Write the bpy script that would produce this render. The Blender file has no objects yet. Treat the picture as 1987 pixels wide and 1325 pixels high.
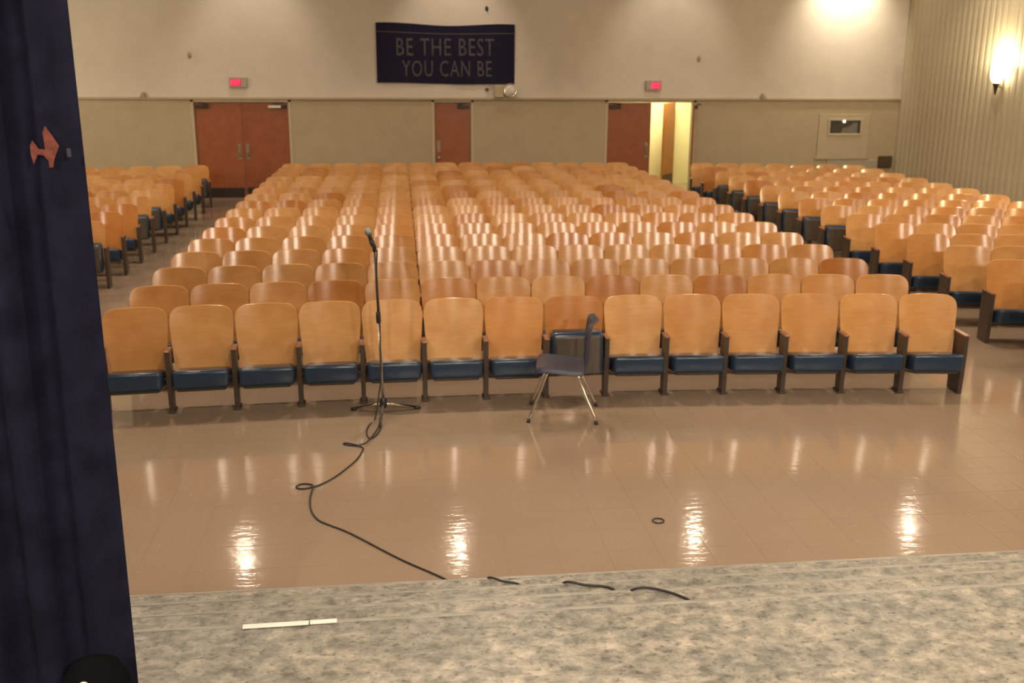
import bpy, bmesh, math, random
from mathutils import Vector, Matrix
random.seed(7)
PI = math.pi
S = bpy.context.scene
COL = S.collection

# ------------------------------------------------------------------ camera
F_PX, PITCH, YAW, ROLL, CAM_Z = 1975.836, 0.260344, 0.115769, 0.0047577, 2.78862
fw = Vector((math.sin(YAW) * math.cos(PITCH), math.cos(YAW) * math.cos(PITCH), -math.sin(PITCH)))
r0 = Vector((math.cos(YAW), -math.sin(YAW), 0))
u0 = r0.cross(fw)
rv = r0 * math.cos(ROLL) + u0 * math.sin(ROLL)
uv = -r0 * math.sin(ROLL) + u0 * math.cos(ROLL)
cam_d = bpy.data.cameras.new('camera')
cam = bpy.data.objects.new('camera', cam_d)
COL.objects.link(cam)
M = Matrix((rv, uv, -fw)).transposed().to_4x4()
M.translation = (0, 0, CAM_Z)
cam.matrix_world = M
cam_d.sensor_width = 36.0
cam_d.lens = F_PX * 36.0 / 1987.0
cam_d.clip_start = 0.05
cam_d.clip_end = 100
cam_d.dof.use_dof = True          # a soft hand-held phone picture
cam_d.dof.focus_distance = 4.2
cam_d.dof.aperture_fstop = 4.2
S.camera = cam

# ------------------------------------------------------------------ world, exposure
w = bpy.data.worlds.new('world')
S.world = w
w.use_nodes = True
bg = w.node_tree.nodes['Background']
bg.inputs[0].default_value = (1.0, 0.84, 0.64, 1)
bg.inputs[1].default_value = 0.10
S.view_settings.view_transform = 'Standard'
S.view_settings.look = 'None'
S.view_settings.gamma = 1.0
S.view_settings.use_curve_mapping = False
S.view_settings.exposure = 0.33

# ------------------------------------------------------------------ lamps of the room
WARM = (1.0, 0.83, 0.64)
def lamp(kind, name, loc, power, col=WARM, size=0.3, aim=None, **kw):
    d = bpy.data.lights.new(name, kind)
    d.energy = power
    d.color = col
    if kind == 'AREA':
        d.shape = 'DISK'
        d.size = size
    else:
        d.shadow_soft_size = size
    for k, v in kw.items():
        setattr(d, k, v)
    o = bpy.data.objects.new(name, d)
    COL.objects.link(o)
    o.location = loc
    if aim is not None:
        o.rotation_euler = (Vector(aim) - Vector(loc)).to_track_quat('-Z', 'Y').to_euler()
    return o

CEIL = 6.3
P_CEIL, P_STAGE, P_SCONCE = 90, 70, 120
LIGHT_X = (-3.0, 1.1, 5.85, 10.4)
LIGHT_SPOTS = [(x, y) for y in (2.4, 11.2, 18.3) for x in LIGHT_X] + [(-7.4, 18.3), (-7.4, 11.2)]
for (x, y) in LIGHT_SPOTS:
    lamp('SPOT', 'ceiling_lamp', (x, y, CEIL - 0.06), P_CEIL * (2.7 if y > 15 else 4.6 if y > 5 else 5.6), size=0.12, aim=(x, y, 0),
         spot_size=math.radians(118 if y > 15 else 128), spot_blend=0.35)
WASH_X = (-2.9, 1.4, 6.2)
for x in WASH_X:
    lamp('SPOT', 'wall_washer_lamp', (x, 21.7, CEIL - 0.06), 175, (1.0, 0.86, 0.70), 0.06, aim=(x, 22.35, 4.6),
         spot_size=math.radians(66), spot_blend=0.8)
STAGE_X = (-4.0, -1.4, 1.2, 3.8, 6.4)
STAGE_Y, STAGE_Z = -1.6, 4.1
for x in STAGE_X:
    lamp('SPOT', 'stage_lamp', (x, STAGE_Y + 0.17, STAGE_Z - 0.1), P_STAGE * (6 if x < 5 else 3.6), (1.0, 0.84, 0.66), 0.12,
         aim=(x, 6.5, 0.2), spot_size=math.radians(95), spot_blend=0.9)
lamp('SPOT', 'wall_washer_lamp', (10.25, 22.45, 5.35), 400, (1.0, 0.86, 0.66), 0.08, aim=(10.25, 23.3, 4.3),
     spot_size=math.radians(100), spot_blend=1.0)
SCONCE_X, SCONCE_YS, SCONCE_Z = 11.8, (19.15, 13.2, 7.2), 2.62
for y in SCONCE_YS:
    lamp('POINT', 'sconce_lamp', (SCONCE_X - 0.23, y, SCONCE_Z + 0.34), P_SCONCE * (.62 if y > 15 else 2.2), (1.0, 0.82, 0.52), 0.05)
for y in (19.16, 13.2):
    lamp('POINT', 'sconce_lamp', (-9.2 + 0.17, y, SCONCE_Z + 0.22), P_SCONCE * 1.7, (1.0, 0.9, 0.66), 0.05)
lamp('AREA', 'corridor_lamp', (6.6, 24.6, 2.72), 85, (1.0, 0.9, 0.55), 0.6)

# ------------------------------------------------------------------ materials
def new_mat(name):
    m = bpy.data.materials.new(name)
    m.use_nodes = True
    nt = m.node_tree
    return m, nt, nt.nodes['Principled BSDF']

def mat(name, col, rough=0.5, metal=0.0, spec=0.5, noise=0.0, scale=20.0, bump=0.0, emit=None, estr=0.0, coat=0.0):
    m, nt, b = new_mat(name)
    b.inputs['Roughness'].default_value = rough
    b.inputs['Metallic'].default_value = metal
    b.inputs['Specular IOR Level'].default_value = spec
    b.inputs['Coat Weight'].default_value = coat
    c = (*col, 1)
    b.inputs['Base Color'].default_value = c
    if noise > 0 or bump > 0:
        tc = nt.nodes.new('ShaderNodeTexCoord')
        n = nt.nodes.new('ShaderNodeTexNoise')
        n.inputs['Scale'].default_value = scale
        n.inputs['Detail'].default_value = 4
        nt.links.new(tc.outputs['Object'], n.inputs['Vector'])
        if noise > 0:
            r = nt.nodes.new('ShaderNodeValToRGB')
            r.color_ramp.elements[0].position = 0.3
            r.color_ramp.elements[1].position = 0.7
            r.color_ramp.elements[0].color = (*[x * (1 - noise) for x in col], 1)
            r.color_ramp.elements[1].color = (*[min(1, x * (1 + noise)) for x in col], 1)
            nt.links.new(n.outputs['Fac'], r.inputs['Fac'])
            nt.links.new(r.outputs['Color'], b.inputs['Base Color'])
        if bump > 0:
            bp = nt.nodes.new('ShaderNodeBump')
            bp.inputs['Strength'].default_value = bump
            bp.inputs['Distance'].default_value = 0.01
            nt.links.new(n.outputs['Fac'], bp.inputs['Height'])
            nt.links.new(bp.outputs['Normal'], b.inputs['Normal'])
    if emit:
        b.inputs['Emission Color'].default_value = (*emit, 1)
        b.inputs['Emission Strength'].default_value = estr
    return m

def ramp(nt, fac, stops):
    r = nt.nodes.new('ShaderNodeValToRGB')
    e = r.color_ramp.elements
    while len(e) < len(stops):
        e.new(0.5)
    for k, (p, c) in enumerate(stops):
        e[k].position = p
        e[k].color = (*c, 1)
    nt.links.new(fac, r.inputs['Fac'])
    return r.outputs['Color']

def mixc(nt, a, b, fac, mode='MIX'):
    n = nt.nodes.new('ShaderNodeMix')
    n.data_type = 'RGBA'
    n.blend_type = mode
    for sock, v in ((0, fac), (6, a), (7, b)):
        if hasattr(v, 'is_output'):
            nt.links.new(v, n.inputs[sock])
        else:
            n.inputs[sock].default_value = v if sock == 0 else (*v, 1)
    return n.outputs[2]

def wood(name, stops, island=False, rough=0.2, grain=(3, 3, 26), aniso=0.0):
    """plywood under varnish: each piece its own tone, fine horizontal figure"""
    m, nt, b = new_mat(name)
    if island:
        rnd = nt.nodes.new('ShaderNodeNewGeometry').outputs['Random Per Island']
    else:
        rnd = nt.nodes.new('ShaderNodeObjectInfo').outputs['Random']
    tone = ramp(nt, rnd, stops)
    tc = nt.nodes.new('ShaderNodeTexCoord')
    ad = nt.nodes.new('ShaderNodeVectorMath')
    ad.operation = 'ADD'
    mul = nt.nodes.new('ShaderNodeMath')
    mul.operation = 'MULTIPLY'
    mul.inputs[1].default_value = 37.0
    nt.links.new(rnd, mul.inputs[0])
    nt.links.new(tc.outputs['Object'], ad.inputs[0])
    nt.links.new(mul.outputs[0], ad.inputs[1])
    mp = nt.nodes.new('ShaderNodeMapping')
    mp.inputs['Scale'].default_value = grain
    nt.links.new(ad.outputs[0], mp.inputs['Vector'])
    n = nt.nodes.new('ShaderNodeTexNoise')
    n.inputs['Scale'].default_value = 2.0
    n.inputs['Detail'].default_value = 5
    nt.links.new(mp.outputs[0], n.inputs['Vector'])
    n2 = nt.nodes.new('ShaderNodeTexNoise')
    n2.inputs['Scale'].default_value = 5.0
    nt.links.new(ad.outputs[0], n2.inputs['Vector'])
    g = ramp(nt, n.outputs['Fac'], [(0.3, (0.92, 0.90, 0.87)), (0.7, (1.0, 1.0, 1.0))])
    g2 = ramp(nt, n2.outputs['Fac'], [(0.35, (0.88, 0.83, 0.77)), (0.65, (1.0, 1.0, 1.0))])
    c = mixc(nt, tone, g, 1.0, 'MULTIPLY')
    c = mixc(nt, c, g2, 1.0, 'MULTIPLY')
    nt.links.new(c, b.inputs['Base Color'])
    b.inputs['Roughness'].default_value = rough
    b.inputs['Anisotropic'].default_value = aniso
    b.inputs['Anisotropic Rotation'].default_value = 0.25
    return m

BACK_STOPS = [(0.0, (0.54, 0.255, 0.085)), (0.35, (0.60, 0.31, 0.115)), (0.7, (0.64, 0.35, 0.14)), (0.85, (0.60, 0.28, 0.09)), (1.0, (0.46, 0.185, 0.05))]
m_back = wood('varnished_plywood', BACK_STOPS, rough=0.17, aniso=0.5)
m_back_far = wood('varnished_plywood_far', BACK_STOPS, island=True, rough=0.17, aniso=0.5)
m_door = wood('red_brown_veneer', [(0.0, (0.26, 0.075, 0.025)), (1.0, (0.29, 0.088, 0.03))], rough=0.35, grain=(22, 22, 2))
m_door_in = wood('orange_veneer', [(0.0, (0.42, 0.15, 0.03)), (1.0, (0.45, 0.17, 0.035))], rough=0.4, grain=(22, 22, 2))
m_arm = mat('armrest_wood', (0.20, 0.085, 0.045), 0.35, noise=0.2, scale=14)
m_vinyl = mat('blue_vinyl', (0.014, 0.032, 0.062), 0.24, noise=0.15, scale=60, bump=0.08)
m_pan = mat('brown_enamel_pan', (0.052, 0.036, 0.022), 0.45, noise=0.15, scale=25)
m_std = mat('dark_brown_enamel', (0.050, 0.034, 0.024), 0.42, noise=0.15, scale=30)
m_chrome = mat('chrome', (0.78, 0.76, 0.72), 0.14, 1.0, noise=0.06, scale=30)
m_steel = mat('brushed_steel', (0.62, 0.60, 0.56), 0.3, 1.0, noise=0.08, scale=40)
m_black = mat('black_plastic', (0.010, 0.010, 0.011), 0.45, noise=0.2, scale=60)
m_rubber = mat('black_rubber', (0.016, 0.014, 0.013), 0.6, noise=0.2, scale=50)
m_shell = mat('navy_plastic_shell', (0.032, 0.034, 0.058), 0.40, noise=0.12, scale=150, bump=0.15)
m_upper = mat('cream_plaster', (0.56, 0.50, 0.43), 0.75, noise=0.035, scale=3, bump=0.05)
m_lower = mat('tan_plaster', (0.36, 0.29, 0.192), 0.7, noise=0.04, scale=3, bump=0.05)
m_slat = mat('tan_ribbed_wall_paint', (0.52, 0.46, 0.33), 0.65, noise=0.04, scale=4)
m_trim = mat('tan_trim_paint', (0.36, 0.29, 0.19), 0.6, noise=0.05, scale=8)
m_frame = mat('beige_door_frame_paint', (0.42, 0.35, 0.24), 0.55, noise=0.05, scale=8)
m_ceil = mat('ceiling_paint', (0.50, 0.44, 0.35), 0.8, noise=0.05, scale=2)
m_corr = mat('pale_yellow_paint', (0.72, 0.66, 0.38), 0.7, noise=0.03, scale=3)
m_white = mat('white_painted_strip', (0.75, 0.72, 0.66), 0.4, noise=0.05, scale=20)
m_grey = mat('grey_fixture', (0.34, 0.29, 0.24), 0.5, noise=0.06, scale=20)
m_beige_fix = mat('beige_fixture', (0.36, 0.30, 0.22), 0.5, noise=0.06, scale=20)
m_pale = mat('pale_panel_paint', (0.385, 0.315, 0.21), 0.55, noise=0.03, scale=6)
m_grille = mat('grey_grille_paint', (0.36, 0.31, 0.24), 0.5, noise=0.05, scale=10)
m_darkbox = mat('dark_brown_box', (0.055, 0.032, 0.012), 0.5, noise=0.15, scale=20)
m_closer = mat('dark_bronze', (0.035, 0.025, 0.018), 0.4, 0.3, noise=0.15, scale=30)
m_handle = mat('worn_brass', (0.30, 0.24, 0.16), 0.4, 0.8, noise=0.15, scale=30)
m_glass = mat('dark_window_glass', (0.045, 0.042, 0.034), 0.06, spec=0.8, noise=0.3, scale=3)
m_banner = mat('navy_felt', (0.016, 0.013, 0.032), 0.9, spec=0.1, noise=0.2, scale=30)
m_letter = mat('dull_grey_felt', (0.085, 0.078, 0.082), 0.9, spec=0.1, noise=0.25, scale=14)
m_stripe = mat('dull_mauve_ribbon', (0.10, 0.075, 0.08), 0.8, spec=0.1, noise=0.15, scale=14)
m_curt = mat('navy_velour', (0.0100, 0.0100, 0.0215), 0.95, spec=0.05, noise=0.3, scale=9)
m_scrap = mat('salmon_paper', (0.13, 0.036, 0.024), 0.75, spec=0.2, noise=0.3, scale=60)
m_scrap2 = mat('grey_lint', (0.018, 0.018, 0.028), 0.8, noise=0.2, scale=60)
m_exit_face = mat('exit_sign_face', (0.28, 0.22, 0.20), 0.4, emit=(1.0, 0.05, 0.12), estr=0.05)
m_exit_red = mat('exit_letters_red', (0.6, 0.02, 0.05), 0.4, emit=(1.0, 0.03, 0.12), estr=1.5)
m_exit_dim = mat('exit_panel_glow', (0.5, 0.03, 0.06), 0.4, emit=(1.0, 0.04, 0.13), estr=0.16)
m_lens = mat('lamp_lens', (0.9, 0.88, 0.8), 0.3, emit=(1.0, 0.84, 0.62), estr=240.0)
m_stage_lens = mat('stage_lamp_lens', (0.9, 0.88, 0.8), 0.3, emit=(1.0, 0.86, 0.68), estr=90.0)
m_bowl = mat('sconce_bowl_glass', (0.9, 0.86, 0.75), 0.4, emit=(1.0, 0.83, 0.52), estr=14.0)
m_grilleball = mat('silver_mesh_grille', (0.30, 0.34, 0.36), 0.4, 0.8, noise=0.3, scale=300, bump=0.4)
m_tag = mat('white_card', (0.6, 0.56, 0.48), 0.6, noise=0.05, scale=20)

def tile_material():
    """tan vinyl tile: soft clouding, pale flecks running one way (turned on every second tile), polished"""
    m, nt, b = new_mat('tan_vinyl_tile')
    geo = nt.nodes.new('ShaderNodeNewGeometry')
    def noise(vec, scale, detail=3):
        n = nt.nodes.new('ShaderNodeTexNoise')
        n.inputs['Scale'].default_value = scale
        n.inputs['Detail'].default_value = detail
        nt.links.new(vec, n.inputs['Vector'])
        return n.outputs['Fac']
    pos = geo.outputs['Position']
    def mapped(sc, rz=0.0):
        mp = nt.nodes.new('ShaderNodeMapping')
        mp.inputs['Scale'].default_value = sc
        mp.inputs['Rotation'].default_value = (0, 0, rz)
        nt.links.new(pos, mp.inputs['Vector'])
        return mp.outputs[0]
    # checker of grain direction on a 0.305 m grid
    ck = nt.nodes.new('ShaderNodeTexChecker')
    ck.inputs['Scale'].default_value = 1.0 / 0.305
    mp0 = nt.nodes.new('ShaderNodeMapping')
    mp0.inputs['Location'].default_value = (0.0, -4.868, 0.1)
    mp0.vector_type = 'POINT'
    nt.links.new(pos, mp0.inputs['Vector'])
    nt.links.new(mp0.outputs[0], ck.inputs['Vector'])
    f1 = noise(mapped((30, 7, 1), 0.25), 1.0)
    f2 = noise(mapped((7, 30, 1), 0.25), 1.0)
    mx = nt.nodes.new('ShaderNodeMix')
    nt.links.new(ck.outputs['Fac'], mx.inputs[0])
    nt.links.new(f1, mx.inputs[2])
    nt.links.new(f2, mx.inputs[3])
    base = ramp(nt, noise(pos, 0.9), [(0.3, (0.262, 0.190, 0.136)), (0.7, (0.292, 0.217, 0.158))])
    fleck = ramp(nt, mx.outputs[0], [(0.66, (0, 0, 0)), (0.76, (1, 1, 1))])
    c = mixc(nt, base, (0.40, 0.33, 0.25), 0.0)
    mm = nt.nodes.new('ShaderNodeMath')
    mm.operation = 'MULTIPLY'
    mm.inputs[1].default_value = 0.45
    nt.links.new(fleck, mm.inputs[0])
    nt.links.new(mm.outputs[0], c.node.inputs[0])
    nt.links.new(c, b.inputs['Base Color'])
    rr = ramp(nt, noise(pos, 1.7), [(0.3, (0.07, 0.07, 0.07)), (0.7, (0.12, 0.12, 0.12))])
    nt.links.new(rr, b.inputs['Roughness'])
    b.inputs['Specular IOR Level'].default_value = 0.55
    bp = nt.nodes.new('ShaderNodeBump')
    bp.inputs['Strength'].default_value = 0.10
    bp.inputs['Distance'].default_value = 0.01
    nt.links.new(noise(mapped((9, 22, 1)), 1.0, 2), bp.inputs['Height'])
    nt.links.new(bp.outputs['Normal'], b.inputs['Normal'])
    return m
m_tile = tile_material()

def marble_material():
    """mottled grey-beige sheet vinyl of the stage"""
    m, nt, b = new_mat('mottled_grey_vinyl')
    geo = nt.nodes.new('ShaderNodeNewGeometry')
    mp = nt.nodes.new('ShaderNodeMapping')
    mp.inputs['Scale'].default_value = (1.0, 1.25, 1.0)
    nt.links.new(geo.outputs['Position'], mp.inputs['Vector'])
    def noise(scale, detail, dist=0.0):
        n = nt.nodes.new('ShaderNodeTexNoise')
        n.inputs['Scale'].default_value = scale
        n.inputs['Detail'].default_value = detail
        n.inputs['Roughness'].default_value = 0.66
        n.inputs['Distortion'].default_value = dist
        nt.links.new(mp.outputs[0], n.inputs['Vector'])
        return n.outputs['Fac']
    c1 = ramp(nt, noise(13.5, 7, 0.25), [(0.32, (0.12, 0.115, 0.10)), (0.45, (0.215, 0.205, 0.18)), (0.56, (0.30, 0.28, 0.245)), (0.70, (0.44, 0.39, 0.33))])
    c2 = ramp(nt, noise(38.0, 4, 0.2), [(0.32, (0.42, 0.42, 0.40)), (0.44, (0.96, 0.96, 0.96)), (0.7, (1.1, 1.08, 1.05))])
    c3 = ramp(nt, noise(4.5, 4), [(0.35, (0.78, 0.80, 0.80)), (0.65, (1.08, 1.05, 1.02))])
    c = mixc(nt, c1, c2, 1.0, 'MULTIPLY')
    c = mixc(nt, c, c3, 1.0, 'MULTIPLY')
    nt.links.new(c, b.inputs['Base Color'])
    b.inputs['Roughness'].default_value = 0.42
    b.inputs['Specular IOR Level'].default_value = 0.35
    return m
m_marble = marble_material()
m_nosing = mat('worn_grey_nosing', (0.255, 0.235, 0.20), 0.4, noise=0.2, scale=12)

# ------------------------------------------------------------------ mesh helpers
class MB:
    def __init__(s):
        s.bm = bmesh.new()
    def box(s, x0, x1, y0, y1, z0, z1, bev=0.0, seg=1, mtx=None):
        r = bmesh.ops.create_cube(s.bm, size=1.0)
        vs = r['verts']
        for v in vs:
            v.co = Vector((x0 + (v.co.x + .5) * (x1 - x0), y0 + (v.co.y + .5) * (y1 - y0), z0 + (v.co.z + .5) * (z1 - z0)))
        if bev > 0:
            es = list({e for v in vs for e in v.link_edges})
            r2 = bmesh.ops.bevel(s.bm, geom=es, offset=bev, segments=seg, profile=0.5, affect='EDGES')
            vs = list({v for f in r2['faces'] for v in f.verts} | {v for v in vs if v.is_valid})
        if mtx is not None:
            bmesh.ops.transform(s.bm, matrix=mtx, verts=vs)
        return s
    def tube(s, pts, r, n=8, cap=True, smooth=True):
        pts = [Vector(p) for p in pts]
        rad = r if hasattr(r, '__len__') else [r] * len(pts)
        rings = []
        side = None
        for i, p in enumerate(pts):
            a = pts[max(i - 1, 0)]
            c = pts[min(i + 1, len(pts) - 1)]
            t = (c - a)
            t = t.normalized() if t.length > 1e-9 else Vector((0, 0, 1))
            if side is None:
                side = t.orthogonal().normalized()
            side = (side - t * side.dot(t))
            side = side.normalized() if side.length > 1e-6 else t.orthogonal().normalized()
            up = t.cross(side)
            rings.append([s.bm.verts.new(p + (side * math.cos(2 * PI * k / n) + up * math.sin(2 * PI * k / n)) * rad[i]) for k in range(n)])
        for a, b in zip(rings[:-1], rings[1:]):
            for k in range(n):
                f = s.bm.faces.new((a[k], a[(k + 1) % n], b[(k + 1) % n], b[k]))
                f.smooth = smooth
        if cap:
            s.bm.faces.new(list(reversed(rings[0])))
            s.bm.faces.new(rings[-1])
        return s
    def lathe(s, prof, n=16, mtx=None, smooth=True):
        rings = []
        for (r, z) in prof:
            rings.append([s.bm.verts.new((r * math.cos(2 * PI * k / n), r * math.sin(2 * PI * k / n), z)) for k in range(n)])
        for a, b in zip(rings[:-1], rings[1:]):
            for k in range(n):
                f = s.bm.faces.new((a[k], a[(k + 1) % n], b[(k + 1) % n], b[k]))
                f.smooth = smooth
        if prof[0][0] > 1e-5:
            s.bm.faces.new(list(reversed(rings[0])))
        if prof[-1][0] > 1e-5:
            s.bm.faces.new(rings[-1])
        if mtx is not None:
            bmesh.ops.transform(s.bm, matrix=mtx, verts=[v for r in rings for v in r])
        return s
    def prism(s, pts, d0, d1, f):
        """outline pts (2-D) extruded from d0 to d1; f(u, v, d) gives the point"""
        a = [s.bm.verts.new(f(u, v, d0)) for u, v in pts]
        b = [s.bm.verts.new(f(u, v, d1)) for u, v in pts]
        n = len(pts)
        s.bm.faces.new(a)
        s.bm.faces.new(list(reversed(b)))
        for k in range(n):
            s.bm.faces.new((a[(k + 1) % n], a[k], b[k], b[(k + 1) % n]))
        return s
    def sheet(s, P, thick_dir):
        """grid of points P[i][j] given thickness along thick_dir(i, j)"""
        ni, nj = len(P), len(P[0])
        def grid(off):
            return [[s.bm.verts.new(Vector(P[i][j]) + Vector(thick_dir(i, j)) * off) for j in range(nj)] for i in range(ni)]
        A, B = grid(0.0), grid(1.0)
        for i in range(ni - 1):
            for j in range(nj - 1):
                for G, rev in ((A, False), (B, True)):
                    q = [G[i][j], G[i + 1][j], G[i + 1][j + 1], G[i][j + 1]]
                    f = s.bm.faces.new(q[::-1] if rev else q)
                    f.smooth = True
        A2, B2 = grid(0.0), grid(1.0)
        ring = [(i, 0) for i in range(ni)] + [(ni - 1, j) for j in range(1, nj)] + [(i, nj - 1) for i in range(ni - 2, -1, -1)] + [(0, j) for j in range(nj - 2, 0, -1)]
        for (a, b) in zip(ring, ring[1:] + ring[:1]):
            s.bm.faces.new((A2[a[0]][a[1]], A2[b[0]][b[1]], B2[b[0]][b[1]], B2[a[0]][a[1]]))
        loose = [v for v in s.bm.verts if not v.link_faces]
        bmesh.ops.delete(s.bm, geom=loose, context='VERTS')
        return s
    def mesh(s, name, material):
        bmesh.ops.recalc_face_normals(s.bm, faces=s.bm.faces)
        me = bpy.data.meshes.new(name)
        s.bm.to_mesh(me)
        s.bm.free()
        me.materials.append(material)
        return me
    def smooth(s):
        for f in s.bm.faces:
            f.smooth = True
        return s

def put(name, me, parent=None, loc=(0, 0, 0), rz=0.0, **props):
    o = bpy.data.objects.new(name, me)
    COL.objects.link(o)
    if parent is not None:
        o.parent = parent
    o.location = loc
    if rz:
        o.rotation_euler = (0, 0, rz)
    for k, v in props.items():
        o[k] = v
    return o
def obj(name, mb, material, parent=None, loc=(0, 0, 0), rz=0.0, **props):
    return put(name, mb.mesh(name, material), parent, loc, rz, **props)
def thing(name, label, category, loc=(0, 0, 0), rz=0.0, group=None):
    o = put(name, None, None, loc, rz, label=label, category=category)
    o.empty_display_size = 0.1
    if group:
        o['group'] = group
    return o
def struct(name, mb, material, parent=None, **kw):
    return obj(name, mb, material, parent, kind='structure', **kw) if parent is None else obj(name, mb, material, parent, **kw)
def smooth_path(pts, per=6):
    """Catmull-Rom through pts"""
    pts = [Vector(p) for p in pts]
    out = []
    for i in range(len(pts) - 1):
        p0, p1, p2, p3 = pts[max(i - 1, 0)], pts[i], pts[i + 1], pts[min(i + 2, len(pts) - 1)]
        for k in range(per):
            t = k / per
            out.append(0.5 * ((2 * p1) + (p2 - p0) * t + (2 * p0 - 5 * p1 + 4 * p2 - p3) * t * t + (3 * p1 - p0 - 3 * p2 + p3) * t ** 3))
    out.append(pts[-1])
    return out
def text_mesh(name, body, width, height, depth, material, spacing=1.0, bold=0.0):
    cu = bpy.data.curves.new(name, 'FONT')
    cu.body = body
    cu.align_x = 'CENTER'
    cu.extrude = depth / 2
    cu.space_character = spacing
    cu.resolution_u = 3
    cu.offset = bold
    tmp = bpy.data.objects.new(name, cu)
    COL.objects.link(tmp)
    dg = bpy.context.evaluated_depsgraph_get()
    me = bpy.data.meshes.new_from_object(tmp.evaluated_get(dg))
    bpy.data.objects.remove(tmp)
    xs = [v.co.x for v in me.vertices]
    ys = [v.co.y for v in me.vertices]
    sx, sy = width / (max(xs) - min(xs)), height / (max(ys) - min(ys))
    mx, my = (max(xs) + min(xs)) / 2, min(ys)
    for v in me.vertices:
        x, y, z = (v.co.x - mx) * sx, (v.co.y - my) * sy, v.co.z
        v.co = (x, -z, y)          # upright, facing -Y
    me.materials.clear()
    me.materials.append(material)
    me.name = name
    return me

def islands(me):
    """one mesh per letter"""
    n = len(me.vertices)
    root = list(range(n))
    def find(a):
        while root[a] != a:
            root[a] = root[root[a]]
            a = root[a]
        return a
    pos = {}
    for v in me.vertices:
        k = tuple(round(c, 5) for c in v.co)
        if k in pos:
            root[find(v.index)] = find(pos[k])
        pos[k] = v.index
    for e in me.edges:
        root[find(e.vertices[0])] = find(e.vertices[1])
    groups = {}
    for p in me.polygons:
        groups.setdefault(find(p.vertices[0]), []).append(list(p.vertices))
    out = []
    for faces in groups.values():
        ids = sorted({i for f in faces for i in f})
        new = {q: k for k, q in enumerate(ids)}
        m2 = bpy.data.meshes.new('letter')
        m2.from_pydata([tuple(me.vertices[i].co) for i in ids], [], [[new[i] for i in f] for f in faces])
        m2.materials.append(me.materials[0])
        m2.update()
        out.append(m2)
    return out

# ------------------------------------------------------------------ the hall
BACK, RIGHT, LEFT = 23.23, 11.8, -9.2
LIP, TREAD, STAGE_H = 3.53, 0.4455, 0.76
RISE = STAGE_H / 4
floor = struct('floor', MB().box(LEFT, RIGHT, LIP, 27.5, -0.12, -0.0015), m_tile)
T = 0.305
tile_me = MB().box(-T / 2 + .0006, T / 2 - .0006, -T / 2 + .0006, T / 2 - .0006, -0.004, 0.0).mesh('tile', m_tile)
tiles = []
Y0 = LIP + 3 * TREAD
for j in range(13):
    yc = Y0 + T * (j + .5) + .001
    xl, xr = -1.55 - 0.335 * (yc - 5.2), 3.85 + 0.65 * (yc - 5.2)
    for i in range(-9, 24):
        xc = T * (i + .5)
        if xl - T / 2 < xc < xr + T / 2:
            tiles.append((yc, xc))
tiles = sorted(tiles)[:300]
for (yc, xc) in tiles:
    o = put('tile', tile_me, floor, (xc, yc, 0.0), 0.0)
    o.rotation_euler = (random.uniform(-.0008, .0008), random.uniform(-.0008, .0008), 0)
struct('ceiling', MB().box(LEFT - .2, RIGHT + .2, -4.0, 27.5, CEIL, CEIL + .15), m_ceil)
struct('wall_left', MB().box(LEFT - .2, LEFT, -4.0, 23.5, -.1, CEIL), m_slat)

# back wall: openings for the three doorways
DOORS = [(-4.27, -2.24), (0.93, 1.765), (4.85, 6.86)]
DOOR_H = 2.105
TH = 0.18
wb = MB()
x = LEFT
for (a, b) in DOORS:
    wb.box(x, a, BACK, BACK + TH, -.1, 2.17)
    wb.box(a, b, BACK, BACK + TH, DOOR_H, 2.17)
    x = b
wb.box(x, RIGHT + .2, BACK, BACK + TH, -.1, 2.17)
wall_back = struct('wall_back', wb, m_lower)
obj('upper_wall', MB().box(LEFT, RIGHT + .2, BACK - .02, BACK + TH, 2.17, CEIL), m_upper, wall_back)
struct('trim_1', MB().box(LEFT, RIGHT, BACK - .05, BACK - .0, 2.145, 2.195, bev=.006), m_trim)

# right wall: backing with vertical ribs, each rib its own piece
wall_right = struct('wall_right', MB().box(RIGHT, RIGHT + .2, -4.0, BACK, -.1, CEIL), m_slat)
PITCH_S = 0.205
def rib_mesh(h):
    mb = MB()
    prof = [(0.0, -PITCH_S / 2 + .012), (-.008, -PITCH_S / 2 + .022), (-.0145, -.034), (-.016, 0), (-.0145, .034), (-.008, PITCH_S / 2 - .022), (0.0, PITCH_S / 2 - .012)]
    mb.prism(prof, -.0, h, lambda u, v, d: (u, v, d))
    return mb.mesh('slat', m_slat)
rib_me = rib_mesh(CEIL - .002)
y = BACK - PITCH_S / 2 - .02
while y > 5.0:
    put('slat', rib_me, wall_right, (RIGHT, y, 0.0))
    y -= PITCH_S

# stage, steps
stage = struct('stage_floor', MB().box(-9.0, RIGHT, -4.0, LIP, 0.0, STAGE_H - .001), m_marble)
obj('nosing', MB().box(-9.0, RIGHT, LIP - .014, LIP + .006, STAGE_H - .03, STAGE_H + .003, bev=.004), m_nosing, stage)
for k in range(3):
    z1 = STAGE_H - RISE * (k + 1)
    st = struct('stage_step', MB().box(-9.0, RIGHT, LIP + TREAD * k, LIP + TREAD * (k + 1), 0.0, z1), m_marble)
    obj('nosing', MB().box(-9.0, RIGHT, LIP + TREAD * (k + 1) - .011, LIP + TREAD * (k + 1) + .010, z1 - .03, z1 + .0025, bev=.004), m_nosing, st)

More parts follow.
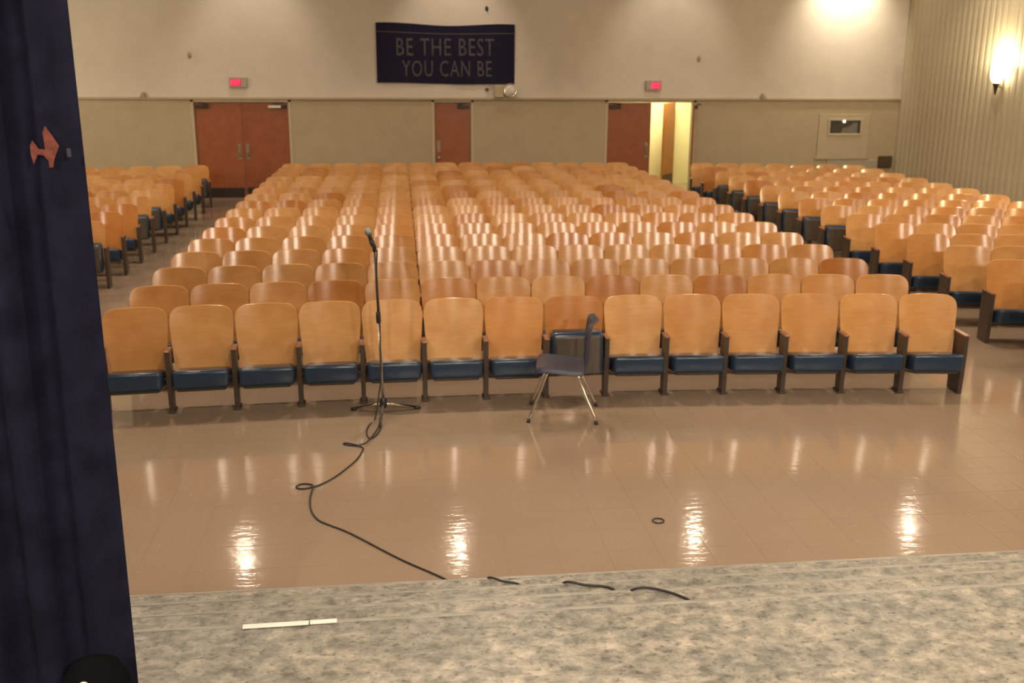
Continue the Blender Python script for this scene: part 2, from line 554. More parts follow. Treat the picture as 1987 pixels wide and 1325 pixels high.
# corridor behind the open doorway
cw = MB()
cw.box(4.2, 4.35, BACK + TH, 25.6, 0, 2.9)
cw.box(4.2, 9.5, 25.6, 25.75, 0, 2.9)
cw.box(9.35, 9.5, BACK + TH, 25.6, 0, 2.9)
cw.box(4.35, 9.35, BACK + TH, BACK + TH + .02, 2.17, 2.9)
struct('wall_corridor', cw, m_corr)
struct('ceiling_corridor', MB().box(4.2, 9.5, BACK + TH, 25.75, 2.9, 3.0), m_corr)

# ------------------------------------------------------------------ doors
def door_frame(a, b, parent, mtl):
    fr = MB()
    fr.box(a - .05, a + .012, BACK - .012, BACK + TH + .012, 0, DOOR_H + .05, bev=.004)
    fr.box(b - .012, b + .05, BACK - .012, BACK + TH + .012, 0, DOOR_H + .05, bev=.004)
    fr.box(a - .05, b + .05, BACK - .012, BACK + TH + .012, DOOR_H - .012, DOOR_H + .045, bev=.004)
    obj('door_frame', fr, mtl, parent)
def leaf(parent, x0, x1, hinge_left, handle=True, closer=True, mtl=None, kick=True, plate=None):
    """a leaf in its own frame: hinge axis at the origin, closed along +X or -X"""
    wdt = x1 - x0
    h = put('door_leaf', None, parent, (x0 if hinge_left else x1, BACK + .075, 0))
    sgn = 1 if hinge_left else -1
    me = MB().box(min(0, sgn * wdt), max(0, sgn * wdt), -.022, .022, .012, DOOR_H - .018, bev=.003).mesh('door_leaf', mtl or m_door)
    h.data = me if False else None
    return h, me, sgn, wdt
def make_leaf(parent, x0, x1, hinge_left, swing=0.0, handle='pull', closer=True, tagged=False):
    wdt = x1 - x0
    sgn = 1 if hinge_left else -1
    me = MB().box(min(0, sgn * wdt), max(0, sgn * wdt), -.022, .022, .012, DOOR_H - .018, bev=.003).mesh('door_leaf', m_door)
    d = put('door_leaf', me, parent, (x0 if hinge_left else x1, BACK + .06, 0), swing)
    e = sgn * wdt
    a, b = sorted((sgn * .03, e - sgn * .03))
    obj('kick_plate', MB().box(a, b, -.027, -.021, .03, .24, bev=.001), m_closer, d)
    if handle == 'pull':
        hx = e - sgn * .085
        hb = MB()
        hb.box(hx - .035, hx + .035, -.028, -.021, .86, 1.20, bev=.003)
        hb.tube([(hx, -.03, .92), (hx, -.075, .94), (hx, -.075, 1.10), (hx, -.03, 1.12)], .011, 8)
        obj('pull_handle', hb, m_handle, d)
    elif handle == 'knob':
        hx = e - sgn * .08
        obj('push_plate', MB().box(hx - .04, hx + .04, -.027, -.021, 1.0, 1.25, bev=.002), m_handle, d)
        obj('door_knob', MB().lathe([(0.0, 0), (.026, .004), (.03, .018), (.024, .036), (.012, .045), (.012, .062)], 14,
                                    Matrix.Translation((hx, -.083, .88)) @ Matrix.Rotation(-PI / 2, 4, 'X')), m_steel, d)
    if closer:
        ca, cb = sorted((sgn * .04, sgn * .30))
        cl = MB().box(ca, cb, -.085, -.021, DOOR_H - .145, DOOR_H - .07, bev=.008)
        cl.tube([(sgn * .20, -.055, DOOR_H - .07), (sgn * .30, -.16, DOOR_H - .045), (sgn * .10, -.05, DOOR_H - .03)], .008, 6)
        obj('door_closer', cl, m_closer, d)
    if tagged:
        ta, tb = sorted((sgn * .15, sgn * .42))
        obj('label_plate', MB().box(ta, tb, -.089, -.085, DOOR_H - .135, DOOR_H - .08), m_tag, d, label='pale plate on the door closer')
    return d
def door_root(n, a, b):
    o = put('door_%d' % n, None, None, ((a + b) / 2, BACK, 0), kind='structure')
    inv = put  # parts are placed in world terms, shifted back by the root
    return o
for n, (a, b) in enumerate(DOORS, 1):
    root = put('door_%d' % n, None, None, (0, 0, 0), kind='structure')
    door_frame(a, b, root, m_frame if n != 1 else m_frame)
    mid = (a + b) / 2
    if n == 1:
        make_leaf(root, a + .014, mid - .003, True)
        make_leaf(root, mid + .003, b - .014, False, tagged=True)
    elif n == 2:
        make_leaf(root, a + .014, b - .014, False, handle='knob')
    else:
        make_leaf(root, a + .014, mid + .02, True)
        dr = make_leaf(root, mid + .006, b - .014, False, handle=None)
        dr.location = (b - .004, BACK - .02, 0)
        dr.rotation_euler = (0, 0, math.radians(73.4))
# half-open orange door down the corridor
dc = put('door_4', None, None, (6.57, 24.75, 0), math.radians(56), kind='structure')
obj('door_leaf', MB().box(0, .8, -.022, .022, .012, 2.03, bev=.003), m_door_in, dc)
obj('kick_plate', MB().box(.03, .77, -.028, -.021, .03, .3, bev=.001), m_closer, dc)

# ------------------------------------------------------------------ auditorium seats
SP, K, XC, Y1, RP = 0.53, 0.0143, 0.806, 8.47, 0.905
XS = -2.421
def backrest_mesh():
    zb, zt = 0.325, 0.853
    yb, yt = 0.165, 0.265
    P = []
    us = [-1, -.97, -.92, -.85, -.72, -.5, -.25, 0, .25, .5, .72, .85, .92, .97, 1]
    vs = [0, .03, .2, .4, .6, .8, .9, 1]
    R = 0.085
    for u in us:
        colm = []
        for v in vs:
            wt = 0.261
            ztop = zt - 0.014 * u * u
            dx = abs(u) * wt - (wt - R)
            if dx > 0:
                ztop -= R - math.sqrt(max(0.0, R * R - dx * dx))
            zbot = zb
            z = zbot + (ztop - zbot) * v
            half = 0.234 + (0.261 - 0.234) * min(1.0, (z - zb) / (zt - zb) * 1.4)
            xx = u * half
            sag = 0.030 * (xx / 0.261) ** 2
            yy = yb + (yt - yb) * (z - zb) / (zt - zb) - sag
            colm.append((xx, yy, z))
        P.append(colm)
    return MB().sheet(P, lambda i, j: (0, 0.014, 0.002)).mesh('backrest', m_back)
def cushion_mesh(name='seat_cushion'):
    mb = MB().box(-.225, .225, -.15, .215, -.10, .06, bev=.034, seg=4).smooth()
    for v in mb.bm.verts:
        # crowned top, front roll slightly lower at the back
        if v.co.z > 0:
            v.co.z += .012 * (1 - (v.co.x / .225) ** 2)
        v.co.z -= .2 * (v.co.y + .15)
    return mb.mesh(name, m_vinyl)
def pan_mesh():
    mb = MB().box(-.195, .195, -.12, .20, -.118, -.090, bev=.012, seg=2)
    for v in mb.bm.verts:
        v.co.z -= .2 * (v.co.y + .15)
    return mb.mesh('seat_pan', m_pan)
def standard_mesh(end=False):
    mb = MB()
    if end:
        pts = [(-.03, 0), (.20, 0), (.205, .30), (.205, .53), (-.05, .53), (-.042, .30)]
        mb.prism(pts, -.020, .020, lambda u, v, d: (d, u, v))
        bmesh.ops.bevel(mb.bm, geom=mb.bm.edges[:], offset=.004, segments=1, affect='EDGES')
    else:
        pts = [(-.02, .02), (.10, .02), (.105, .30), (.115, .53), (-.038, .53), (-.032, .30)]
        mb.prism(pts, -.019, .019, lambda u, v, d: (d, u, v))
        mb.box(-.030, .030, -.028, .12, 0.0, .022, bev=.004)
        mb.box(-.040, .040, .02, .10, .285, .345, bev=.01)
    return mb.mesh('standard', m_std)
def arm_mesh(end=False):
    hw = .023 if not end else .025
    mb = MB().box(-hw, hw, -.056, .21 if end else .125, .53, .546, bev=.006, seg=2)
    return mb.mesh('armrest', m_arm)
ME_BACK, ME_CUSH, ME_PAN = backrest_mesh(), cushion_mesh(), pan_mesh()
ME_STD, ME_END, ME_ARM, ME_ARM_END = standard_mesh(), standard_mesh(True), arm_mesh(), arm_mesh(True)
CUSH_DOWN = Matrix.Translation((0, 0, .338))
CUSH_UP = Matrix.Translation((0, .055, .445)) @ Matrix.Rotation(math.radians(-88), 4, 'X')

ORD = ['first', 'second', 'third', 'fourth', 'fifth', 'sixth', 'seventh', 'eighth', 'ninth', 'tenth', 'eleventh', 'twelfth', 'thirteenth', 'fourteenth', 'fifteenth', 'sixteenth']
SEATS = []   # block, row, index, x, y, angle, seat up, end standards (left own, right own)
def row_y(x, r):
    return Y1 + RP * r - K * (x - XC) ** 2
def add_row(block, r, x0, n, pitch, ups=(), direction=1):
    xb = [x0]
    for i in range(n):
        a = math.atan(-2 * K * (xb[-1] - XC))
        xb.append(xb[-1] + direction * pitch * (math.cos(a) if block != 'centre' else 1.0))
    for i in range(n):
        xa, xc_ = sorted((xb[i], xb[i + 1]))
        xm = (xa + xc_) / 2
        ym = row_y(xm, r)
        ang = math.atan(-2 * K * (xm - XC))
        first_left = (i == 0 and direction == 1) or (i == n - 1 and direction == -1)
        last_right = (i == n - 1 and direction == 1) or (i == 0 and direction == -1)
        SEATS.append((block, r, i, xm, ym, ang, i in ups, first_left, last_right, xc_ - xa))
for r in range(16):
    add_row('centre', r, XS + .006 * r, 14, SP, ups=(7,) if r == 0 else ())
for r in range(16):
    add_row('right', r, 6.24 + .012 * (r - 2), 7, .53, ups=(0,) if 7 <= r <= 13 else ())
    add_row('left', r, -3.74 - .004 * (r - 6), 7, .53, ups=(0,) if r in (6, 9, 10, 15) else (), direction=-1)

def in_view(s):
    p = Vector((s[3], s[4] + .2, .78)) - Vector((0, 0, CAM_Z))
    z = p.dot(fw)
    if z < .1:
        return False
    u = 993.5 + F_PX * p.dot(rv) / z
    v = 662.5 - F_PX * p.dot(uv) / z
    return 150 + (v - 200) * .092 - 22 < u < 1987 + 40
seen = sorted([s for s in SEATS if in_view(s)], key=lambda s: Vector((s[3], s[4], 2)).length)
single, rest = seen[:300], seen[300:] + [s for s in SEATS if not in_view(s)]
root_n = 0
def seat_label(s):
    block, r, i = s[0], s[1], s[2]
    if block == 'centre':
        side, k = ('left', i) if i < 7 else ('right', 13 - i)
        if r == 0:
            if s[6]:
                return 'front row auditorium seat with its cushion flipped up behind the plastic chair'
            return 'front row blue-cushioned plywood auditorium seat, %s from the %s aisle' % (ORD[k], side)
        return 'plywood-backed auditorium seat, %s centre row, %s from the %s aisle' % (ORD[r], ORD[k], side)
    if s[6]:
        return 'flipped-up %s block aisle seat, level with the %s centre row' % (block, ORD[r])
    if i == 0:
        return 'blue-cushioned %s block aisle seat, level with the %s centre row' % (block, ORD[r])
    return 'plywood-backed %s block seat, level with %s centre row, %s from aisle' % (block, ORD[r], ORD[i])
GROUPS = {'centre': 'auditorium seats of the centre block', 'left': 'auditorium seats of the left block', 'right': 'auditorium seats of the right block'}
for s in single:
    block, r, i, xm, ym, ang, up, fl, lr, wd = s
    root = put('auditorium_seat', None, None, (xm, ym, 0), ang, label=seat_label(s), category='seat', group=GROUPS[block])
    root.empty_display_size = .05
    put('backrest', ME_BACK, root)
    c = put('seat_cushion', ME_CUSH, root)
    c.matrix_local = CUSH_UP if up else CUSH_DOWN
    put('seat_pan', ME_PAN, c)
    st = put('standard', ME_END if fl else ME_STD, root, (-SP / 2, 0, 0))
    put('armrest', ME_ARM_END if fl else ME_ARM, st)
    if lr:
        st = put('standard', ME_END, root, (SP / 2, 0, 0))
        put('armrest', ME_ARM_END, st)

def joined(name, seats):
    mats = [m_back_far, m_vinyl, m_pan, m_std, m_arm]
    verts, faces, mi, sm = [], [], [], []
    def add(me, mtx, k):
        base = len(verts)
        verts.extend([tuple(mtx @ v.co) for v in me.vertices])
        for p in me.polygons:
            faces.append([base + q for q in p.vertices])
            mi.append(k)
            sm.append(p.use_smooth)
    for s in seats:
        block, r, i, xm, ym, ang, up, fl, lr, wd = s
        Mx = Matrix.Translation((xm, ym, 0)) @ Matrix.Rotation(ang, 4, 'Z')
        add(ME_BACK, Mx, 0)
        cm = Mx @ (CUSH_UP if up else CUSH_DOWN)
        add(ME_CUSH, cm, 1)
        add(ME_PAN, cm, 2)
        sm_ = Mx @ Matrix.Translation((-SP / 2, 0, 0))
        add(ME_END if fl else ME_STD, sm_, 3)
        add(ME_ARM_END if fl else ME_ARM, sm_, 4)
        if lr:
            sm_ = Mx @ Matrix.Translation((SP / 2, 0, 0))
            add(ME_END, sm_, 3)
            add(ME_ARM_END, sm_, 4)
    me = bpy.data.meshes.new(name)
    me.from_pydata(verts, [], faces)
    for m in mats:
        me.materials.append(m)
    me.polygons.foreach_set('material_index', mi)
    me.polygons.foreach_set('use_smooth', sm)
    me.update()
    return put(name, me, None, kind='stuff', label='plywood-backed auditorium seats of the rearmost rows and unseen side rows', category='seats')
joined('remaining_auditorium_seats', rest)  # rearmost rows plus unseen side seats behind the curtain and out of view

# ------------------------------------------------------------------ navy stage curtain
CY, CX1 = 3.0, -0.862
P = []
nx, nz = 150, 12
for i in range(nx + 1):
    t = i / nx
    xx = -3.4 + (CX1 + 3.4) * t
    colm = []
    for j in range(nz + 1):
        z = STAGE_H + .015 + (4.9 - STAGE_H) * j / nz
        ph = 2 * PI * (xx - CX1) / .155
        amp = .034 * (1 - .25 * math.sin(3.1 * xx + .8 * z))
        yy = CY + amp * math.cos(ph + .25 * math.sin(1.3 * z)) - .034 + .012 * math.sin(ph * .37 + z)
        colm.append((xx, yy, z))
    P.append(colm)
curtain = obj('stage_curtain', MB().sheet(P, lambda i, j: (0, 0.006, 0)), m_curt, label='tall dark navy velour stage curtain hanging in folds at the stage edge', category='curtain')

# salmon scrap shaped like a bow tie stuck on the curtain
def cx(u):       # metres across the curtain for a horizontal place on the scrap
    return u
scr = MB()
outline = [(-.972, 2.585), (-.965, 2.60), (-.951, 2.577), (-.934, 2.575), (-.936, 2.62), (-.928, 2.637), (-.914, 2.615), (-.897, 2.585), (-.913, 2.55), (-.918, 2.528), (-.928, 2.527), (-.928, 2.545), (-.94, 2.56), (-.955, 2.562), (-.968, 2.535), (-.972, 2.56)]
scr.prism(outline, 0, .002, lambda u, v, d: (u, CY - .078 - d, v))
obj('paper_scrap', scr, m_scrap, label='torn salmon paper scrap shaped like a bow tie on the navy curtain', category='scrap')
sc2 = MB().box(-.879, -.868, CY - .080, CY - .076, 2.555, 2.578, bev=.001)
obj('lint_tuft', sc2, m_scrap2, label='tiny grey fluff spot near the curtain edge right of the salmon scrap', category='fluff')

# ------------------------------------------------------------------ banner
BX0, BX1, BZ0, BZ1 = -.30, 2.725, 2.50, 3.75
P = []
for i in range(41):
    t = i / 40
    colm = []
    for j in range(11):
        v = j / 10
        xx = BX0 + (BX1 - BX0) * t
        top = BZ1 + .02 - .02 * t - .035 * math.sin(PI * t) ** 2 + .012 * math.sin(9 * t)
        bot = BZ0 + .012 * math.sin(7 * t + 1) - .055 * max(0, t - .45)
        zz = bot + (top - bot) * v
        yy = BACK - .055 - .014 * math.sin(11 * t + 2 * v) - .008 * math.sin(23 * t)
        colm.append((xx, yy, zz))
    P.append(colm)
banner = obj('banner', MB().sheet(P, lambda i, j: (0, .012, 0)), m_banner, label='dark navy felt banner lettered BE THE BEST YOU CAN BE on the back wall', category='banner')
def on_banner(me):
    for v in me.vertices:
        t = (v.co.x - BX0) / (BX1 - BX0)
        vv = (v.co.z - BZ0) / (BZ1 - BZ0)
        v.co.y += BACK - .058 - .014 * math.sin(11 * t + 2 * vv) - .008 * math.sin(23 * t)
    return me
for body, x0, x1, z0, z1 in (('BE THE BEST', 0.135, 2.27, 3.085, 3.455), ('YOU CAN BE', .245, 2.215, 2.645, 2.985)):
    me = text_mesh('lettering', body, x1 - x0, z1 - z0, .006, m_letter, 1.12)
    for v in me.vertices:
        v.co.x += (x0 + x1) / 2
        v.co.z += z0
    for part in islands(on_banner(me)):
        put('letter', part, banner)
sm_ = MB()
P = [[(BX0 + .01 + (BX1 - BX0 - .02) * i / 30, 0, BZ1 - .165 - .02 * (i / 30) - .03 * math.sin(PI * i / 30) ** 2 + d) for d in (-.009, .009)] for i in range(31)]
me = sm_.sheet(P, lambda i, j: (0, .004, 0)).mesh('stripe', m_stripe)
put('stripe', on_banner(me), banner)

# ------------------------------------------------------------------ things on the back wall
def exit_sign(x0, x1, z0, z1, lit0, lit1, label):
    t = thing('exit_sign', label, 'sign', ((x0 + x1) / 2, BACK - .02, z0), group='lit exit signs on the back wall')
    wd, hh = x1 - x0, z1 - z0
    obj('housing', MB().box(-wd / 2, wd / 2, -.075, 0, 0, hh, bev=.008), m_grey, t)
    a, b = lit0 * wd - wd / 2, lit1 * wd - wd / 2
    obj('face', MB().box(a, b, -.079, -.074, hh * .14, hh * .86), m_exit_dim, t)
    me = text_mesh('letters', 'EXIT', (b - a) * .86, hh * .52, .004, m_exit_red, 1.05, .012)
    for part in islands(me):
        put('letter', part, t, ((a + b) / 2, -.082, hh * .24))
    return t
exit_sign(-3.46, -3.09, 2.40, 2.61, .07, .68, 'lit exit sign above the closed double doors')
exit_sign(5.70, 6.06, 2.36, 2.58, .32, .93, 'lit exit sign above the doorway with the open leaf')

def wall_rosette(x, z, label, wdt=.045, hgt=.075, m=m_beige_fix):
    t = thing('wall_hook', label, 'hook', (x, BACK - .02, z), group='small hooks on the upper back wall')
    obj('plate', MB().lathe([(1, 0), (1, .3), (.6, 1.0), (0, 1.1)], 14, Matrix.Diagonal((wdt, .022, hgt, 1)) @ Matrix.Rotation(PI / 2, 4, 'X')), m, t)
    obj('prong', MB().tube([(0, -.02, -.01), (0, -.06, -.02), (0, -.075, .01), (0, -.07, .035)], .009, 8), m, t)
wall_rosette(-4.26, 3.07, 'small oval hook high on the wall above the closed double doors')
wall_rosette(6.91, 3.05, 'small oval hook high on the wall above the open doorway')
wall_rosette(2.11, 4.08, 'small dark hook high above the banner', .035, .055, m_closer)
def ledge_clip(x, z, label):
    t = thing('trim_bracket', label, 'bracket', (x, BACK - .052, 2.19), group='brackets on the wall trim')
    obj('base', MB().box(-.06, .06, -.05, .05, 0.005, .035, bev=.006), m_beige_fix, t)
    obj('cap', MB().lathe([(.045, .033), (.05, .06), (.042, .10), (0.0, .115)], 14), m_beige_fix, t)
ledge_clip(-5.28, 2.28, 'small beige bracket on the trim left of the closed double doors')
ledge_clip(8.47, 2.25, 'small beige bracket on the trim right of the open doorway')

# emergency light by the banner's lower corner
t = thing('emergency_light', 'round silver wall light with a side box under the banner corner', 'light', (2.46, BACK - .02, 2.20))
obj('mounting_box', MB().box(-.20, .02, -.11, 0, .0, .27, bev=.012), m_pale, t)
Rx = Matrix.Rotation(PI / 2, 4, 'X')
obj('reflector_bowl', MB().lathe([(.06, 0), (.12, .04), (.148, .10), (.152, .125), (.135, .13), (.10, .105), (0.0, .09)], 24, Matrix.Translation((.16, -.01, .155)) @ Rx), m_chrome, t)
obj('lens', MB().lathe([(.132, .11), (.10, .135), (.05, .15), (0.0, .154)], 20, Matrix.Translation((.16, -.01, .155)) @ Rx), mat('clear_lamp_glass', (.62, .57, .50), .12, noise=.1, scale=20), t)
t = thing('wall_sensor', 'tiny dark knob on the wall left of the silver wall light', 'sensor', (2.11, BACK - .02, 2.38))
obj('base', MB().lathe([(.05, 0), (.05, .02), (.04, .03), (0, .032)], 14, Rx), m_beige_fix, t)
obj('knob', MB().lathe([(.026, .028), (.026, .055), (.018, .07), (0, .072)], 12, Rx), m_closer, t)

# projection booth hatch, grille, dark box
t = thing('booth_hatch', 'pale wall hatch with a small dark window in the right corner', 'hatch', (10.5, BACK, .84))
fr = MB()
fr.box(-.64, .60, -.022, 0, .0, 1.0, bev=.006)
obj('panel', fr, m_pale, t)
obj('window_glint', MB().lathe([(0, -.03), (.022, -.018), (.03, 0), (.022, .018), (0, .03)], 12, Matrix.Translation((-.04, -.05, .83))), mat('window_glint_glow', (.9, .85, .7), .3, emit=(1, .9, .7), estr=5.0), t)  # glowing dot imitating a light reflected in the pane, no lamp there
obj('reflection_patch', MB().prism([(-.10, .56), (.30, .56), (.30, .80), (.20, .80), (.08, .71), (-.05, .68)], -.032, -.030, lambda u, v, d: (u, d, v)), mat('grey_window_reflection', (.13, .12, .10), .7, noise=.2, scale=9), t, label='grey reflection shape on the window')  # flat grey shape standing in for the paler reflection in the glass
f2 = MB()
for (a, b, c, d) in ((-.42, .42, .85, .90), (-.42, .42, .51, .56), (-.42, -.37, .56, .85), (.37, .42, .56, .85)):
    f2.box(a, b, -.045, -.02, c, d, bev=.004)
obj('window_frame', f2, m_frame, t)
obj('pane', MB().box(-.372, .372, -.030, -.022, .557, .853), m_glass, t)
obj('sill', MB().box(-.68, .64, -.05, 0, -.04, .0, bev=.004), m_trim, t)
t = thing('vent_grille', 'wide grey grille low on the wall beneath the pale hatch', 'grille', (10.73, BACK, .53))
obj('frame', MB().box(-.60, .60, -.03, 0, 0, .26, bev=.005), m_grille, t)
for k in range(6):
    obj('louvre', MB().box(-.57, .57, -.040, -.028, .03 + k * .037, .05 + k * .037, bev=.003), m_grille, t)
t = thing('wall_box', 'square dark brown box on the wall at the right corner', 'box', (11.55, BACK, .60))
obj('case', MB().box(-.16, .16, -.09, 0, 0, .27, bev=.01), m_darkbox, t)
obj('cover', MB().box(-.13, .13, -.10, -.088, .03, .24, bev=.004), m_darkbox, t)

# ------------------------------------------------------------------ wall sconces
def sconce(y, label, side=1):
    t = thing('wall_sconce', label, 'sconce', (SCONCE_X - .035, y, SCONCE_Z))
    obj('back_plate', MB().box(-.03, .0, -.05, .05, -.12, .10, bev=.01), m_beige_fix, t)
    obj('cone', MB().lathe([(.012, -.27), (.018, -.24), (.040, -.14), (.062, -.06), (.07, -.05), (0.0, -.045)], 18, Matrix.Translation((-.115, 0, .02))), m_closer, t)
    obj('arm', MB().box(-.10, -.01, -.015, .015, -.10, -.07, bev=.004), m_beige_fix, t)
    obj('bowl', MB().lathe([(.062, -.055), (.13, -.015), (.175, .07), (.185, .17), (.165, .30), (.155, .30), (.17, .17), (.16, .07), (.12, -.005), (0.0, -.04)], 22, Matrix.Translation((-.115, 0, .02)) @ Matrix.Diagonal((.52, 1, 1, 1))), m_bowl, t)
    return t
sconce(SCONCE_YS[0], 'glowing bowl wall sconce on a dark cone, on the ribbed wall')

# ------------------------------------------------------------------ ceiling and stage luminaires (above and behind the picture)
def luminaire(name, label, cat, loc, group):
    return thing(name, label, cat, loc, group=group)
ring_me = MB().lathe([(.17, 0), (.24, 0), (.24, -.02), (.20, -.03), (.17, -.02)], 24).mesh('trim_ring', m_white)
lens_me = MB().lathe([(.17, -.012), (.09, -.02), (0, -.022)], 24).mesh('lens', m_lens)
for (x, y) in LIGHT_SPOTS:
    rown = {2.4: 'first', 11.2: 'second', 18.3: 'third'}[y]
    xs_ = sorted(a for a, b in LIGHT_SPOTS if b == y)
    t = thing('ceiling_light', 'round recessed downlight, %s ceiling row from the stage, %s from the left wall' % (rown, ORD[xs_.index(x)]), 'light', (x, y, CEIL), group='recessed ceiling downlights')
    put('trim_ring', ring_me, t)
    put('lens', lens_me, t)
pipe = obj('lighting_pipe', MB().tube([(-5, STAGE_Y, STAGE_Z + .35), (8, STAGE_Y, STAGE_Z + .35)], .025, 10), m_black, label='black pipe over the stage carrying spotlights', category='pipe')
Rt = Matrix.Rotation(PI / 2 + .35, 4, 'X')
can_me = MB().lathe([(.06, -.30), (.09, -.28), (.10, -.05), (.14, .05), (.135, .05), (.09, -.06)], 18, Rt.inverted()).mesh('housing', m_black)
yoke_me = MB().tube([(-.12, 0, .0), (-.12, 0, .30), (0, 0, .345), (.12, 0, .30), (.12, 0, .0)], .012, 6).mesh('yoke', m_black)
slens_me = MB().lathe([(.13, .03), (.07, .06), (0, .068)], 18, Rt.inverted()).mesh('lens', m_stage_lens)
for x in STAGE_X:
    t = thing('stage_light', 'black stage spotlight hanging from the pipe, %s from its left end' % ORD[STAGE_X.index(x)], 'light', (x, STAGE_Y, STAGE_Z), group='stage spotlights on the pipe')
    put('housing', can_me, t)
    put('yoke', yoke_me, t)
    put('lens', slens_me, t)

# ------------------------------------------------------------------ microphone on its stand
BXm, BYm = -.13, 8.10
t = thing('microphone_stand', 'straight tripod microphone stand with chrome legs before the front row', 'stand', (BXm, BYm, 0))
feet = [(-.27, .17), (.305, .15), (-.03, -.29)]
obj('hub', MB().lathe([(.020, .075), (.030, .085), (.030, .145), (.020, .16), (.012, .17)], 14), m_black, t)
for k, (fx, fy) in enumerate(feet):
    d = Vector((fx, fy, 0)).normalized()
    leg = obj('leg', MB().tube([d * .02 + Vector((0, 0, .105)), d * .05 + Vector((0, 0, .10)), Vector((fx * .93, fy * .93, .022))], .0115, 8), m_chrome if k < 2 else m_std, t)
    obj('rubber_foot', MB().tube([Vector((fx * .86, fy * .86, .028)), Vector((fx * .94, fy * .94, .020)), Vector((fx, fy, .014))], [.014, .0145, .013], 8), m_rubber, leg)
TOP = Vector((-.035, .02, 1.40))
def on_pole(f):
    return Vector((0, 0, .10)).lerp(TOP, f)
obj('lower_pole', MB().tube([on_pole(0), on_pole(.56)], .0115, 10), m_steel, t)
obj('clutch', MB().tube([on_pole(.535), on_pole(.545), on_pole(.60), on_pole(.61)], [.014, .020, .020, .014], 12), m_black, t)
obj('upper_pole', MB().tube([on_pole(.60), on_pole(1.0)], .0085, 10), m_std, t)
c = Vector(TOP)
axis = Vector((-.30, -.10, .95)).normalized()
obj('clip', MB().tube([c - Vector((0, 0, .02)), c + Vector((0, 0, .02)), c + axis * .05, c + axis * .085], [.014, .018, .020, .020], 10), m_black, t)
mic = thing('microphone', 'handheld microphone with silver ball grille clipped atop the stand', 'microphone', Vector((BXm, BYm, 0)) + c + axis * .03)
mic.rotation_euler = axis.to_track_quat('Z', 'Y').to_euler()
obj('body', MB().lathe([(.010, -.045), (.011, -.04), (.0125, .0), (.017, .08), (.019, .10), (.0, .10)], 16), m_black, mic)
obj('grille', MB().lathe([(.019, .10), (.025, .106), (.0275, .122), (.026, .138), (.018, .152), (.007, .157), (0, .158)], 18), m_grilleball, mic)

# cable: mic, down the pole, over the floor and up the steps
def W(x, y, z=.006):
    return (x, y, z)
base = Vector((BXm, BYm, 0))
down = [base + on_pole(1.0) + Vector((.022, -.012, -.0)), base + on_pole(.9) + Vector((.010, -.012, 0)), base + on_pole(.75) + Vector((.006, -.014, 0)), base + on_pole(.62) + Vector((.010, -.026, 0)), base + on_pole(.4) + Vector((.004, -.018, 0)), base + on_pole(.2) + Vector((-.006, -.018, 0)), base + on_pole(.06) + Vector((-.035, -.02, 0))]
path1 = down + [Vector(W(-.20, 8.02)), Vector(W(-.245, 7.88)), Vector(W(-.262, 7.72)), Vector(W(-.245, 7.58)), Vector(W(-.215, 7.57)), Vector(W(-.175, 7.66)), Vector(W(-.152, 7.78, .010)), Vector(W(-.150, 7.86, .012)), Vector(W(-.165, 7.80, .020)), Vector(W(-.195, 7.66, .018)), Vector(W(-.25, 7.47, .016)),
                Vector(W(-.325, 7.415)), Vector(W(-.41, 7.44)), Vector(W(-.435, 7.475)), Vector(W(-.40, 7.46, .012)), Vector(W(-.33, 7.405, .014)), Vector(W(-.285, 7.37)), Vector(W(-.285, 7.30)), Vector(W(-.33, 7.10)), Vector(W(-.45, 6.83)), Vector(W(-.545, 6.69)), Vector(W(-.61, 6.635)), Vector(W(-.68, 6.615)), Vector(W(-.72, 6.65)), Vector(W(-.69, 6.70)), Vector(W(-.63, 6.69)), Vector(W(-.602, 6.63, .014)), Vector(W(-.61, 6.47)), Vector(W(-.59, 6.26)), Vector(W(-.535, 6.10)), Vector(W(-.45, 6.005)), Vector(W(-.36, 5.92)), Vector(W(-.25, 5.79)), Vector(W(-.01, 5.49)), Vector(W(.23, 5.23)), Vector(W(.39, 4.99)),
                Vector((.42, 4.905, .06)), Vector((.435, 4.89, .16)), Vector((.455, 4.85, .203)), Vector((.52, 4.805, .200)), Vector((.61, 4.755, .197)), Vector((.70, 4.52, .198)), Vector((.735, 4.452, .25)), Vector((.755, 4.445, .34)), Vector((.785, 4.41, .393)), Vector((.87, 4.375, .390)), Vector((1.0, 4.32, .387)), Vector((1.01, 4.06, .388)), Vector((.985, 4.008, .44)), Vector((.985, 4.0, .53)), Vector((1.01, 3.965, .583)), Vector((1.09, 3.965, .582)), Vector((1.21, 3.875, .578)), Vector((1.30, 3.70, .578)), Vector((1.32, 3.552, .60))]
obj('microphone_cable', MB().tube(smooth_path(path1, 5), .0062, 6), m_rubber, label='black microphone cable trailing over the tan floor and up the steps', category='cable')

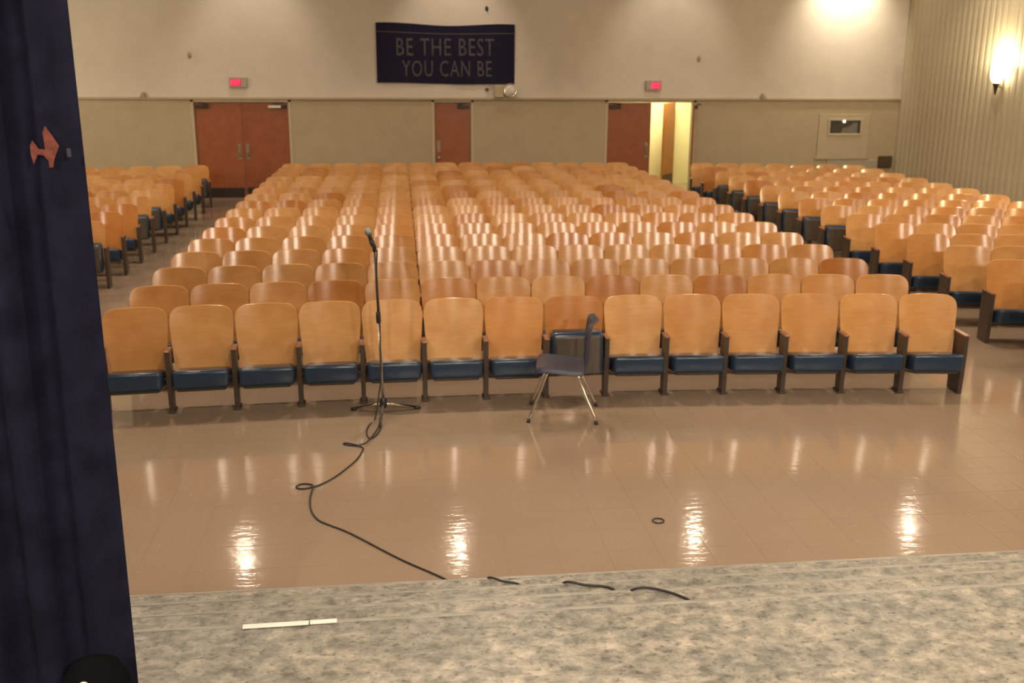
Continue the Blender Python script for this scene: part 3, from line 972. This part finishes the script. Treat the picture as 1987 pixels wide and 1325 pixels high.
# ------------------------------------------------------------------ stacking chair
ch = thing('stacking_chair', 'navy plastic shell chair with chrome legs standing side-on before the front row', 'chair', (1.375, 8.0, 0), math.radians(180 - 11.0))
prof = [(.232, .415), (.238, .435), (.225, .452), (.17, .458), (.05, .448), (-.08, .436), (-.14, .436), (-.175, .455), (-.19, .50), (-.197, .57), (-.204, .66), (-.211, .74), (-.218, .79), (-.228, .82), (-.246, .832), (-.262, .822)]
hw = [.17, .185, .195, .203, .208, .205, .20, .196, .193, .195, .20, .20, .195, .182, .17, .16]
P = []
for i, ((px, pz), h) in enumerate(zip(prof, hw)):
    row = []
    for q in (-1.06, -1.04, -1.0, -.93, -.75, -.4, 0, .4, .75, .93, 1.0, 1.04, 1.06):
        a = abs(q)
        seat = 1.0 if i < 7 else max(0.0, 1 - (i - 6) / 3)
        dz = (.012 * a ** 3 - (.045 * ((a - 1.0) / .06) if a > 1.0 else 0)) * seat
        dx = (.045 * a ** 3 - (.03 * ((a - 1.0) / .06) if a > 1.0 else 0)) * (1 - seat)
        row.append((px + dx, q * h, pz + dz))
    P.append(row)
def nrm(i, j):
    return (0, 0, -.007) if i < 7 else (-.007, 0, -.001)
obj('shell', MB().sheet(P, nrm), m_shell, ch)
obj('under_frame', MB().tube([(.13, -.15, .415), (.13, .15, .415)], .011, 8).tube([(-.09, -.15, .405), (-.09, .15, .405)], .011, 8).box(-.11, .15, -.10, .10, .400, .424, bev=.008), m_black, ch)
for (sx, sy) in ((1, 1), (1, -1), (-1, 1), (-1, -1)):
    x0 = .13 if sx > 0 else -.09
    fx = .285 if sx > 0 else -.265
    pts = smooth_path([(x0, sy * .10, .415), (x0 + .004 * sx, sy * .155, .412), (x0 + .02 * sx, sy * .178, .385), (x0 + .05 * sx, sy * .188, .30), (fx, sy * .232, .02)], 5)
    lg = obj('leg', MB().tube(pts, .0115, 10), m_chrome, ch)
    obj('glide', MB().tube([(fx - .003 * sx, sy * .231, .03), (fx + .001 * sx, sy * .2325, .012), (fx + .002 * sx, sy * .233, 0.0)], [.0125, .0155, .0165], 10), m_rubber, lg)

# ------------------------------------------------------------------ small things on floor and stage
n = 22
ringpts = [(.036 * math.cos(2 * PI * k / n), .036 * math.sin(2 * PI * k / n), .005) for k in range(n + 1)]
obj('rubber_ring', MB().tube(ringpts, .005, 6, cap=False), m_rubber, None, (1.63, 5.86, 0), label='small dark rubber ring lying alone on the tan floor', category='ring')
ws = MB().box(-.265, -.02, -.013, .013, 0.0, .007, bev=.002)
ws.box(-.016, .085, -.011, .011, 0.0, .009, bev=.002)
obj('white_strip', ws, m_white, None, (-.34, 3.512, STAGE_H + .003), math.radians(1.0), label='short white strip lying along the stage edge', category='strip')
bd = thing('dark_bundle', 'black rounded bundle with a pale disc at the foot of the curtain', 'bundle', (-.925, 2.82, STAGE_H))
obj('cloth', MB().lathe([(.0, 0), (.09, .005), (.115, .08), (.118, .18), (.105, .26), (.075, .31), (.035, .33), (0, .335)], 22, Matrix.Diagonal((.92, .75, .985, 1))), mat('matt_black_cloth', (.0035, .0035, .0042), .95, spec=.03, noise=.3, scale=12), bd)
obj('disc', MB().lathe([(.019, 0), (.019, .004), (0, .006)], 18, Matrix.Translation((-.015, -.072, .272)) @ Matrix.Rotation(math.radians(65), 4, 'X')), m_tag, bd)
